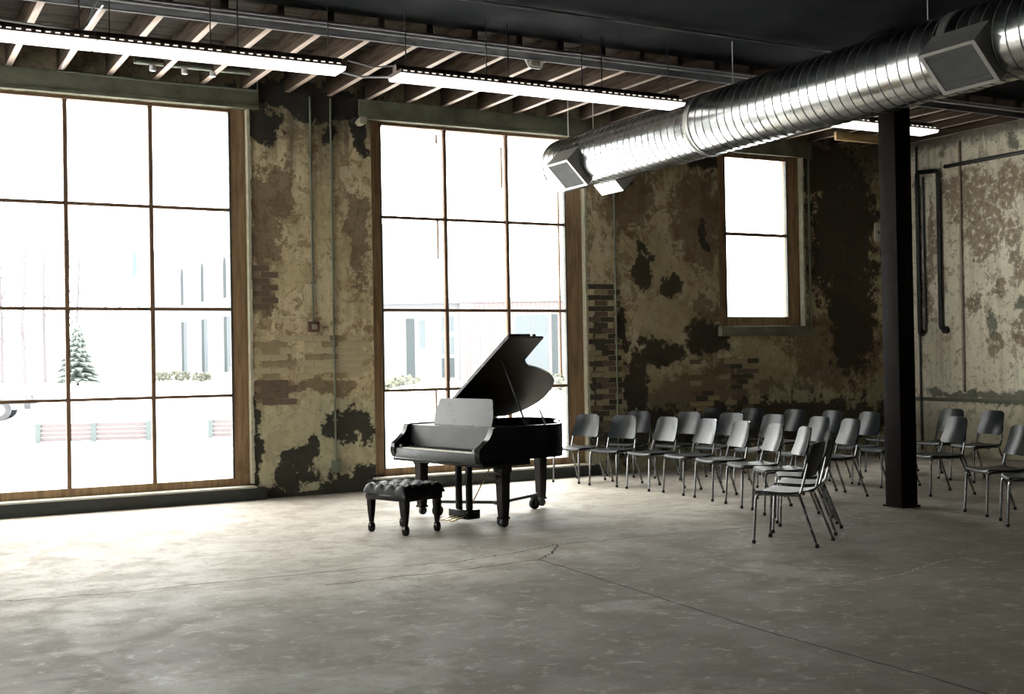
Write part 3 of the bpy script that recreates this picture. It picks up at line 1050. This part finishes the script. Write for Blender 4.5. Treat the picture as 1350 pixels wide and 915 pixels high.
# dolly under the piano
dolly = thing('piano_dolly', 'black three-armed wheeled dolly under the grand piano', 'dolly', (PX, PY, 0), PTH)
hub = Vector((.74, .85, .155))
for k_, (u, v, t) in enumerate(LEGS):
    d = Vector((u, v, .155))-hub
    d.z = 0
    dn = d.normalized()
    nn = Vector((-dn.y, dn.x, 0))
    e = hub+dn*(d.length-.12)
    if k_ == 2:
        e = hub+dn*(d.length-.10)
    B().loft([[hub+nn*.025+Vector((0, 0, zz))*1, hub-nn*.025+Vector((0, 0, zz)), e-nn*.025+Vector((0, 0, zz)), e+nn*.025+Vector((0, 0, zz))] for zz in (-.016, .016)]).obj('arm', 'iron', dolly)
    w0 = e-dn*.05+nn*.0
    B().box((-.03, -.03, .0), (.03, .03, .014), .003, None, tuple(w0+Vector((0, 0, -.031)))).obj('caster_plate', 'iron', dolly)
    b = B().lathe([(.012, -.028), (.052, -.026), (.060, -.018), (.060, .018), (.052, .026), (.012, .028)], 20, (w0.x, w0.y, .0605), 'x')
    b.obj('wheel', 'rubber', dolly)
    b = B()
    for s in (-1, 1):
        b.box((s*.036-.003, -.02, .045), (s*.036+.003, .02, .126), 0, None, (w0.x, w0.y, 0))
    b.box((-.039, -.02, .122), (.039, .02, .128), 0, None, (w0.x, w0.y, 0))
    b.tube([(w0.x-.04, w0.y, .0605), (w0.x+.04, w0.y, .0605)], .007, 8)
    b.obj('wheel_fork', 'iron', dolly)
B().lathe([(.07, -.02), (.075, -.014), (.075, .014), (.07, .02)], 20, tuple(hub)).obj('hub', 'iron', dolly)

# ------------------------------------------------------------------ piano bench
bench = thing('piano_bench', 'black tufted leather piano bench in front of the keyboard', 'bench', (4.615, 10.66, 0), radians(-72))
BW, BD, BH = .30, .255, .475
b = B()
nx_, ny_ = 40, 34
g = []
for j in range(ny_+1):
    row = []
    for i in range(nx_+1):
        u, v = -1+2*i/nx_, -1+2*j/ny_
        # tufts: buttons on a diagonal lattice, folds between them
        fu, fv = (u+1)*2.0, (v+1)*1.5
        d1 = abs(sin(pi*(fu+fv)/1.0))
        d2 = abs(sin(pi*(fu-fv)/1.0))
        puff = (min(d1, .8)*min(d2, .8))**.45*.034
        edge = max(abs(u), abs(v))
        fall = -.055*max(0, (edge-.86)/.14)**2.2
        row.append(b.bm.verts.new((u*BW*(1+.006*puff/.03), v*BD, BH-.030+puff+fall)))
    g.append(row)
for j in range(ny_):
    for i in range(nx_):
        b.bm.faces.new((g[j][i], g[j][i+1], g[j+1][i+1], g[j+1][i]))
# skirt of the cushion
rim_ = [g[0][i] for i in range(nx_+1)]+[g[j][nx_] for j in range(1, ny_+1)]+[g[ny_][i] for i in range(nx_-1, -1, -1)]+[g[j][0] for j in range(ny_-1, 0, -1)]
low = [b.bm.verts.new((v.co.x*1.005, v.co.y*1.005, .375)) for v in rim_]
for i in range(len(rim_)):
    j = (i+1) % len(rim_)
    b.bm.faces.new((rim_[i], low[i], low[j], rim_[j]))
b.bm.faces.new(low)
cush = b.obj('cushion', 'leather', bench)
bt = B()
for i in range(1, 9):
    for j in range(1, 7):
        fu, fv = i*.5, j*.5
        if abs((fu+fv) % 1) < 1e-6 and fu < 3.9 and fv < 2.9:
            bt.lathe([(.009, 0), (.012, .003), (.009, .008), (.002, .010)], 8, ((fu/2-1)*BW, (fv/1.5-1)*BD, BH-.032))
bt.obj('tuft_buttons', 'leather', cush, 'stuff')
b = B()
b.box((-BW+.015, -BD+.015, .315), (BW-.015, BD-.015, .376), .006)
b.obj('apron', 'black', bench)
for sx in (-1, 1):
    for sy in (-1, 1):
        b = B()
        cx_, cy_ = sx*(BW-.055), sy*(BD-.055)
        prof = [(.036, .316), (.035, .28), (.030, .20), (.020, .10), (.018, .088), (.024, .080), (.030, .055), (.028, .02), (.018, .0)]
        b.loft([[Vector((cx_+a*r_, cy_+c*r_, z_)) for a, c in ((-1, -.7), (-.7, -1), (.7, -1), (1, -.7), (1, .7), (.7, 1), (-.7, 1), (-1, .7))] for r_, z_ in prof])
        b.obj('leg', 'black', bench)


# ------------------------------------------------------------------ chairs
def make_chair(label):
    t = thing('stacking_chair', label, 'chair', (0, 0, 0), 0, 'black chairs set in arcs round the piano')
    # seat shell, faces +x
    b = B()
    xs = [.245, .232, .20, .12, .02, -.08, -.15, -.178]
    zo = [-.020, -.004, .0, -.004, -.009, -.008, .0, .008]
    hw = [.19, .212, .222, .222, .218, .212, .205, .185]
    top, bot = [], []
    ring = []
    n_ = 10
    vt = [[b.bm.verts.new((x_, h_*(-1+2*k/n_), .452+z_+.010*abs(-1+2*k/n_)**3)) for k in range(n_+1)] for x_, z_, h_ in zip(xs, zo, hw)]
    vb = [[b.bm.verts.new((x_, h_*(-1+2*k/n_), .440+z_+.008*abs(-1+2*k/n_)**3)) for k in range(n_+1)] for x_, z_, h_ in zip(xs, zo, hw)]
    for A_, s in ((vt, 1), (vb, -1)):
        for i in range(len(xs)-1):
            for k in range(n_):
                b.bm.faces.new((A_[i][k], A_[i][k+1], A_[i+1][k+1], A_[i+1][k]))
    for i in range(len(xs)-1):
        b.bm.faces.new((vt[i][0], vt[i+1][0], vb[i+1][0], vb[i][0]))
        b.bm.faces.new((vt[i][n_], vb[i][n_], vb[i+1][n_], vt[i+1][n_]))
    for k in range(n_):
        b.bm.faces.new((vt[0][k], vb[0][k], vb[0][k+1], vt[0][k+1]))
        b.bm.faces.new((vt[-1][k], vt[-1][k+1], vb[-1][k+1], vb[-1][k]))
    b.obj('seat', 'seatmat', t)
    # backrest: rounded trapezoid, slightly dished
    b = B()
    rows = 14
    vf, vk = [], []
    z0, z1 = .580, .874
    for i in range(rows+1):
        u = i/rows
        z_ = z0+(z1-z0)*u
        h_ = .212-.028*u
        rr = .055
        dt, db = (1-u)*(z1-z0), u*(z1-z0)
        if dt < rr:
            h_ -= rr-math.sqrt(max(0, rr*rr-(rr-dt)**2))
        if db < .03:
            h_ -= .03-math.sqrt(max(0, .03**2-(.03-db)**2))
        xb = -.195-.085*u-.012*sin(pi*u)
        rf, rk = [], []
        for k in range(n_+1):
            s = -1+2*k/n_
            dish = .030*(s*h_/.21)**2
            rf.append(b.bm.verts.new((xb+dish, s*h_, z_)))
            rk.append(b.bm.verts.new((xb+dish-.014, s*h_, z_)))
        vf.append(rf)
        vk.append(rk)
    for A_ in (vf, vk):
        for i in range(rows):
            for k in range(n_):
                b.bm.faces.new((A_[i][k], A_[i][k+1], A_[i+1][k+1], A_[i+1][k]))
    for i in range(rows):
        b.bm.faces.new((vf[i][0], vf[i+1][0], vk[i+1][0], vk[i][0]))
        b.bm.faces.new((vf[i][n_], vk[i][n_], vk[i+1][n_], vf[i+1][n_]))
    for k in range(n_):
        b.bm.faces.new((vf[0][k], vk[0][k], vk[0][k+1], vf[0][k+1]))
        b.bm.faces.new((vf[-1][k], vf[-1][k+1], vk[-1][k+1], vk[-1][k]))
    b.obj('backrest', 'shell', t)
    rt = .0125
    for s in (-1, 1):
        fl = B().tube([(.255, s*.208, .02), (.232, s*.198, .428), (-.16, s*.190, .428)], rt, 8, fillet=.05).obj('front_leg', 'tube', t)
        B().lathe([(.014, 0), (.017, .003), (.017, .022), (.014, .03)], 10, (.255, s*.208, 0)).obj('foot_cap', 'rubber', fl)
        rl = B().tube([(-.305, s*.228, .02), (-.155, s*.200, .415)], rt, 8).obj('rear_leg', 'tube', t)
        B().lathe([(.014, 0), (.017, .003), (.017, .022), (.014, .03)], 10, (-.305, s*.228, 0)).obj('foot_cap', 'rubber', rl)
        B().tube([(-.10, s*.205, .436), (-.165, s*.210, .44), (-.203, s*.205, .58), (-.228, s*.190, .70)], rt, 8, fillet=.04).obj('back_post', 'tube', t)
    B().tube([(-.02, -.19, .415), (-.02, .19, .415)], .010, 8).obj('cross_bar', 'tube', t)
    return t


OC = Vector((5.1, 11.5))
CH = []
NTH = ['first', 'second', 'third', 'fourth', 'fifth', 'sixth', 'seventh', 'eighth', 'ninth', 'tenth']
fronts = [(8.14, 13.50, 202), (8.30, 12.86, 203), (8.40, 12.24, 186), (8.48, 11.62, 178), (8.43, 10.98, 171), (8.32, 10.31, 165), (8.18, 9.74, 157), (7.93, 9.18, 142), (7.52, 8.70, 130), (7.0, 8.29, 120)]
SPEC = {0: 'black chair nearest the piano tail and second window, front arc',
        7: 'black chair third from the near open end of the front arc',
        8: 'black chair just behind the nearest chair, front arc',
        9: 'nearest black chair, alone at the open end of the front arc, back to the column'}
for i, (x, y, a) in enumerate(fronts):
    d = Vector((cos(radians(a)), sin(radians(a))))
    p = Vector((x, y))-d*.255
    CH.append((p.x, p.y, a, SPEC.get(i, 'black plastic chair, %s in the front arc counting from the piano tail' % NTH[i])))


def arc(r, angs, labels):
    for a, l in zip(angs, labels):
        p = OC+Vector((cos(radians(a)), sin(radians(a))))*r
        CH.append((p.x, p.y, a+180+random.uniform(-4, 4), l))


arc(4.85, [28.5, 19.5, 11.5, 3.4, -6.0, -13.2],
    ['black chair in the %s arc, %s from the window wall' % ('second', NTH[i]) for i in range(5)] + ['black chair with glinting back just left of the black column, second arc'])
arc(6.05, [22.5, 17.0, 10.5, 4.6, -1.2, -6.5, -16.0],
    ['dark chair in the third arc, %s from the window wall' % NTH[i] for i in range(4)] +
    ['dark chair directly behind the glinting chair left of the column', 'dark chair hidden mostly behind the black column, third arc',
     'dark chair with grey-lit back just right of the column'])
for x, y, a, l in ((10.05, 8.29, 160, 'dark chair with wide-set front legs, first right of the grey-lit chair by the column'),
                   (9.67, 7.60, 138, 'dark chair half cut by the right frame edge, third arc'),
                   (9.22, 6.98, 130, 'dark chair outermost at the right frame edge, only its front legs in view')):
    CH.append((x, y, a, l))
arc(7.35, [4.2, -2.4, -7.6],
    ['dark chair against the east wall beside the column edge, last arc', 'dark chair standing tall behind the grey-lit chair, last arc', 'dark chair against the pale east wall right of the others, last arc'])
first = make_chair(CH[0][3])
for i, (x, y, a, l) in enumerate(CH):
    if i == 0:
        first.location = (x, y, 0)
        first.rotation_euler = (0, 0, radians(a))
    else:
        dup(first, (x, y, 0), radians(a), l)

# ------------------------------------------------------------------ outside
GZ = -.15
b = B()
for X0, Y0_, X1, Y1_ in ((-160, WY+WT, 220, 320),):
    b.box((X0, Y0_, GZ-.5), (X1, Y1_, GZ))
b.box((-160, -60, GZ-.5), (BX-.41, WY+WT, GZ))
gr = b.obj('ground', 'snow', None, 'structure')


def mound(x, y, rx, ry, h, label):
    b = B()
    rings = []
    for k in range(7):
        u = k/6
        rr = cos(u*pi/2)
        rings.append([Vector((x+rx*rr*cos(t)*(1+.12*sin(3*t+x)), y+ry*rr*sin(t)*(1+.1*cos(2*t)), GZ-.02+h*sin(u*pi/2)+.0)) for t in [2*pi*i/20 for i in range(20)]] if k < 6 else [Vector((x+.02*cos(2*pi*i/20), y+.02*sin(2*pi*i/20), GZ+h)) for i in range(20)])
    b.loft(rings)
    tag(b.obj('snow_mound', 'snow'), label, 'snow mound')


mound(25.5, 51.5, 4.5, 2.5, .8, 'smooth snow bank outside the second window, left of the piano')
mound(34.0, 49.0, 3.5, 2.0, .6, 'smooth snow bank outside the second window, right of the piano')


def arch_window(parent, P0, e, n, s, z0, z1, wd, arch, m):
    c = P0+e*s
    pts = [(-wd/2, z0), (wd/2, z0), (wd/2, z1)]
    if arch:
        pts += [(wd/2*cos(t), z1+wd*1.2*sin(t)) for t in (pi*.25, pi*.5, pi*.75)]
    pts += [(-wd/2, z1)]
    f = B()
    f.loft([[c+e*x+n*d+Vector((0, 0, z_)) for x, z_ in pts] for d in (.02, -.10)])
    return f.obj('window', m, parent)


# tall hall seen through the left window
P1 = Vector((33.1, 121, 0))
e1 = Vector((-.03, 1, 0)).normalized()
n1 = Vector((-e1.y, e1.x, 0))
h1 = thing('hall_building', 'pale hall with tall narrow arched windows beyond the left window', 'building')
B().loft([[P1+e1*a+n1*d+Vector((0, 0, z_)) for a, d in ((-8, 0), (30, 0), (30, -14), (-8, -14))] for z_ in (GZ-.1, 15.5)]).obj('wall', 'bldg', h1)
for s in (0, 8.0, 16.0):
    arch_window(h1, P1, e1, n1, s, .8, 6.4, 1.0, False, 'bwin')
    arch_window(h1, P1, e1, n1, s-1.15, .8, 6.4, 1.0, False, 'bwin2')
    arch_window(h1, P1, e1, n1, s, 8.3, 11.3, 1.0, True, 'bwin')
B().box((31.4, 112.5, GZ-.05), (32.9, 113.6, 1.3), .05).obj('entry_box', 'bldgbrick', h1)

# school building seen through the second window
P2 = Vector((27.0, 66.4, 0))
Q2 = Vector((37.6, 60.3, 0))
e2 = (Q2-P2).normalized()
n2 = Vector((e2.y, -e2.x, 0))
h2 = thing('brick_building', 'low pale brick building with dark windows beyond the second window', 'building')
L2 = (Q2-P2).length
B().loft([[P2+e2*a+n2*d+Vector((0, 0, z_)) for a, d in ((-8, 0), (5.1, 0), (5.1, -9), (-8, -9))] for z_ in (GZ-.1, 4.955)]).obj('wall', 'bldg', h2)
B().loft([[P2+e2*a+n2*d+Vector((0, 0, z_)) for a, d in ((5.11, .3), (L2+6, .3), (L2+6, -9), (5.11, -9))] for z_ in (GZ-.1, 4.95)]).obj('brick_wall', 'bldgbrick', h2)
B().loft([[P2+e2*a+n2*d+Vector((0, 0, z_)) for a, d in ((-8.2, .2), (L2+6.2, .5), (L2+6.2, -9), (-8.2, -9))] for z_ in (4.96, 5.25)]).obj('parapet', 'bldg', h2)
for s, z0, z1, wd, mm in ((.15, .5, 3.9, .3, 'bwin2'), (2.15, .6, 4.1, .50, 'bwin'), (2.85, 2.3, 4.0, .35, 'bwin2'), (4.35, .6, 1.75, .75, 'bwin'), (4.35, 1.95, 3.0, .75, 'bwin2'), (4.35, 3.3, 4.2, .75, 'bwin2')):
    arch_window(h2, P2, e2, n2, s, z0, z1, wd, False, mm)
for i in range(30):
    s = 5.9+i*.27
    c = P2+e2*s+n2*.30
    B().loft([[c+e2*a+n2*d+Vector((0, 0, z_)) for a, d in ((-.05, .06), (.05, .06), (.05, -.02), (-.05, -.02))] for z_ in (4.55, 4.92)]).obj('dentil', 'brickline', h2)
for s in (5.6, 6.2, 6.9):
    c = P2+e2*s+n2*.30
    B().loft([[c+e2*a+n2*d+Vector((0, 0, z_)) for a, d in ((-.07, .05), (.07, .05), (.07, -.02), (-.07, -.02))] for z_ in (.2, 3.3)]).obj('brick_pier', 'brickline', h2)
for i in range(9):
    c = P2+e2*(5.9+i*.3)+n2*.30
    B().loft([[c+e2*a+n2*d+Vector((0, 0, z_)) for a, d in ((-.03, .04), (.03, .04), (.03, -.02), (-.03, -.02))] for z_ in (3.3, 4.2)]).obj('brick_rib', 'brickline', h2)
for s, wd, mm in ((8.75, 1.0, 'bwin2'), (9.8, 1.0, 'bwin2'), (10.65, .35, 'bwin')):
    arch_window(h2, P2+n2*.3, e2, n2, s, .1, 4.2, wd, False, mm)

# spruce
st = thing('spruce_tree', 'snow-dusted spruce standing beyond the left window', 'tree', (18.2, 117, GZ))
B().tube([(0, 0, 0), (0, 0, 5.4)], .14, 8, r1=.03).obj('trunk', 'trunk', st)
bn, bs = B(), B()
for lv in range(11):
    z_ = .45+lv*.47
    rad = 2.15*(1-lv/11.6)**.9
    for k in range(11):
        a = 2*pi*k/11+lv*.7+random.uniform(-.15, .15)
        r_ = rad*random.uniform(.8, 1.1)
        d = Vector((cos(a), sin(a), 0))
        pn = Vector((-sin(a), cos(a), 0))
        z2 = z_+random.uniform(-.12, .12)
        for bb, dz, th in ((bn, 0, .16), (bs, .15, .05)):
            bb.loft([[Vector((0, 0, z2+.35+dz))+pn*.08*sx+Vector((0, 0, sz*th)) for sx, sz in ((-1, 0), (0, 1), (1, 0), (0, -1))],
                     [d*r_*.55+Vector((0, 0, z2+.08+dz))+pn*.26*r_*sx+Vector((0, 0, sz*th)) for sx, sz in ((-1, 0), (0, 1), (1, 0), (0, -1))],
                     [d*r_+Vector((0, 0, z2-.12+dz))+pn*.05*sx+Vector((0, 0, sz*th*.4)) for sx, sz in ((-1, 0), (0, 1), (1, 0), (0, -1))]])
bn.obj('needles', 'needles', st, 'stuff')
bs.obj('snow_cover', 'snowy', st, 'stuff')


def shrub(x, y, r, h, label):
    t = thing('shrub', label, 'shrub', (x, y, GZ))
    b = B()
    for i in range(70):
        a = random.uniform(0, 2*pi)
        q = Vector((cos(a)*r*random.random()**.5, sin(a)*r*random.random()**.5, h*random.uniform(.15, 1)))
        s = random.uniform(.06, .14)
        b.box((-s, -s, -s*.5), (s, s, s*.5), 0, Matrix.Rotation(random.uniform(0, 3), 3, 'X') @ Matrix.Rotation(random.uniform(0, 3), 3, 'Z'), tuple(q))
    b.obj('leaves', 'shrub', t, 'stuff')
    b = B()
    for i in range(9):
        a = i*.7
        b.tube([(0, 0, 0), (cos(a)*r*.6, sin(a)*r*.6, h*.8)], .02, 5)
    b.obj('stems', 'trunk', t)


shrub(24.9, 57.2, .9, .95, 'bare shrub against the snow left of the raised piano lid')
shrub(22.9, 55.5, .7, .8, 'small shrub at the left edge of the second window')
shrub(32.4, 53.8, 1.0, 1.1, 'shrub seen through the second window right of the piano lid')
shrub(29.0, 131, .9, .9, 'low shrub at the far left of the arched-window hall')
shrub(30.2, 128, 1.0, 1.0, 'low shrub between the first two arched windows of the hall')
shrub(30.6, 121, .9, .9, 'low shrub below the middle arched window of the hall')


# bare trees far behind, alike
def tree_mesh(seed):
    r = random.Random(seed)
    b = B()
    b.tube([(0, 0, 0), (r.uniform(-.2, .2), 0, 6), (r.uniform(-.3, .3), 0, 15)], .26, 6, r1=.08)
    for k in range(9):
        z_ = 3.5+k*1.15
        a = r.uniform(0, 6.28)
        b.tube([(0, 0, z_), (cos(a)*1.1, sin(a)*1.1, z_+1.6), (cos(a)*1.6, sin(a)*1.6, z_+3.2)], .09, 5, r1=.03)
    return b.mesh('bare_tree')


tms = [tree_mesh(s) for s in (3, 8, 15)]
for me in tms:
    me.materials.append(MT['trunk'])
for i in range(15):
    x = -3+i*1.75+random.uniform(-.6, .6)
    o = link('bare_tree', tms[i % 3], None)
    o.location = (x, 133+(i*5) % 13, GZ)
    o.rotation_euler = (0, 0, random.uniform(0, 6))
    tag(o, 'faint leafless tree in the pale wood beyond the left window', 'tree', 'bare trees of the far wood')

# flagpoles
for i, (px_, lab) in enumerate(((20.9, 'white flagpole left of three beyond the left window'), (22.2, 'white flagpole middle of three beyond the left window'), (24.0, 'white flagpole at the right carrying a blue flag, beyond the left window'))):
    fp = thing('flagpole', lab, 'flagpole', (px_, 118, GZ), 0, 'flagpoles beyond the left window')
    B().tube([(0, 0, 0), (0, 0, 13.5)], .20, 8, r1=.10).obj('pole', 'pole', fp)
    B().lathe([(.02, 13.5), (.15, 13.6), (.15, 13.75), (.02, 13.85)], 8).obj('finial', 'pole', fp)
    if i == 2:
        b = B()
        rows = [[Vector((-.12-.16*k, .1*sin(k*1.3), z_-.25*k)) for z_ in (12.9, 10.6)] for k in range(4)]
        b.loft([[p+Vector((0, d, 0)) for p in (r_[0], r_[1])] + [p+Vector((0, d+.03, 0)) for p in (r_[1], r_[0])] for r_, d in zip(rows, (0, 0, 0, 0))])
        b.obj('flag', 'flag', fp)


# park benches half buried in snow
def park_bench(x, y, rz, L, label):
    t = thing('park_bench', label, 'bench', (x, y, GZ), rz, 'snowed-in benches outside')
    for k in range(4):
        B().box((-L/2, -.02, .03+k*.105), (L/2, .02, .130+k*.105), .004).obj('slat', 'bench', t)
    for s in (-1, 0, 1):
        b = B()
        b.loft([[Vector((s*L*.47+dx, dy, z_)) for dx, dy in ((-.06, -.06), (.06, -.06), (.06, -.022), (-.06, -.022))] for z_ in (-.02, .46)])
        b.obj('post', 'benchpost', t)


park_bench(4.95, 29.6, radians(-20), 2.65, 'long snowed-in bench with three grey posts outside the left window')
park_bench(8.35, 28.6, radians(-20), 1.9, 'second snowed-in bench at the right edge of the left window')

# parked car
car = thing('parked_car', 'white snow-covered car parked outside the far left window edge', 'car', (3.10, 44.7, GZ), radians(-14))
body = [(-2.2, .42), (-2.25, .75), (-2.15, 1.02), (-1.9, 1.62), (-1.6, 1.74), (.25, 1.74), (.55, 1.66), (1.15, 1.12), (2.05, 1.0), (2.25, .85), (2.3, .45), (2.1, .36), (-2.1, .36)]
b = B()
b.loft([[Vector((x_, y_*(.82 if z_ > 1.15 else 1), z_)) for x_, z_ in body] for y_ in (-.88, -.80, .80, .88)])
b.bevel(.03, 2, 40)
b.obj('body', 'carw', car)
for x_ in (-1.45, 1.42):
    for y_ in (-.80, .80):
        wh = B().lathe([(.20, -.11), (.33, -.11), (.36, -.07), (.36, .07), (.33, .11), (.20, .11)], 20, (x_, y_*1.02, .36), 'y').obj('wheel', 'tyre', car)
        B().lathe([(.02, -.115), (.20, -.115), (.20, .115), (.02, .115)], 14, (x_, y_*1.02, .36), 'y').obj('hubcap', 'carw', wh)
for y_ in (-.735, .735):
    B().loft([[Vector((x_, y_+dy, z_)) for x_, z_ in ((-1.75, 1.14), (-1.65, 1.56), (.3, 1.60), (.72, 1.30), (.86, 1.14))] for dy in (-.012, .012)]).obj('side_window', 'carglass', car)
    B().box((.62, y_*1.25-.12, 1.10), (.84, y_*1.25+.12, 1.36), .03).obj('mirror', 'tyre', car)
B().loft([[Vector((x_, y_, z_)) for x_, z_ in ((.62, 1.60), (1.12, 1.16), (1.14, 1.17), (.64, 1.61))] for y_ in (-.64, .64)]).obj('windshield', 'carglass', car)
B().box((2.20, -.90, .36), (2.40, .90, .66), .02).obj('bumper', 'tyre', car)
for y_ in (-.65, .65):
    B().box((2.20, y_-.16, .70), (2.32, y_+.16, .86), .02).obj('headlight', 'carglass', car)
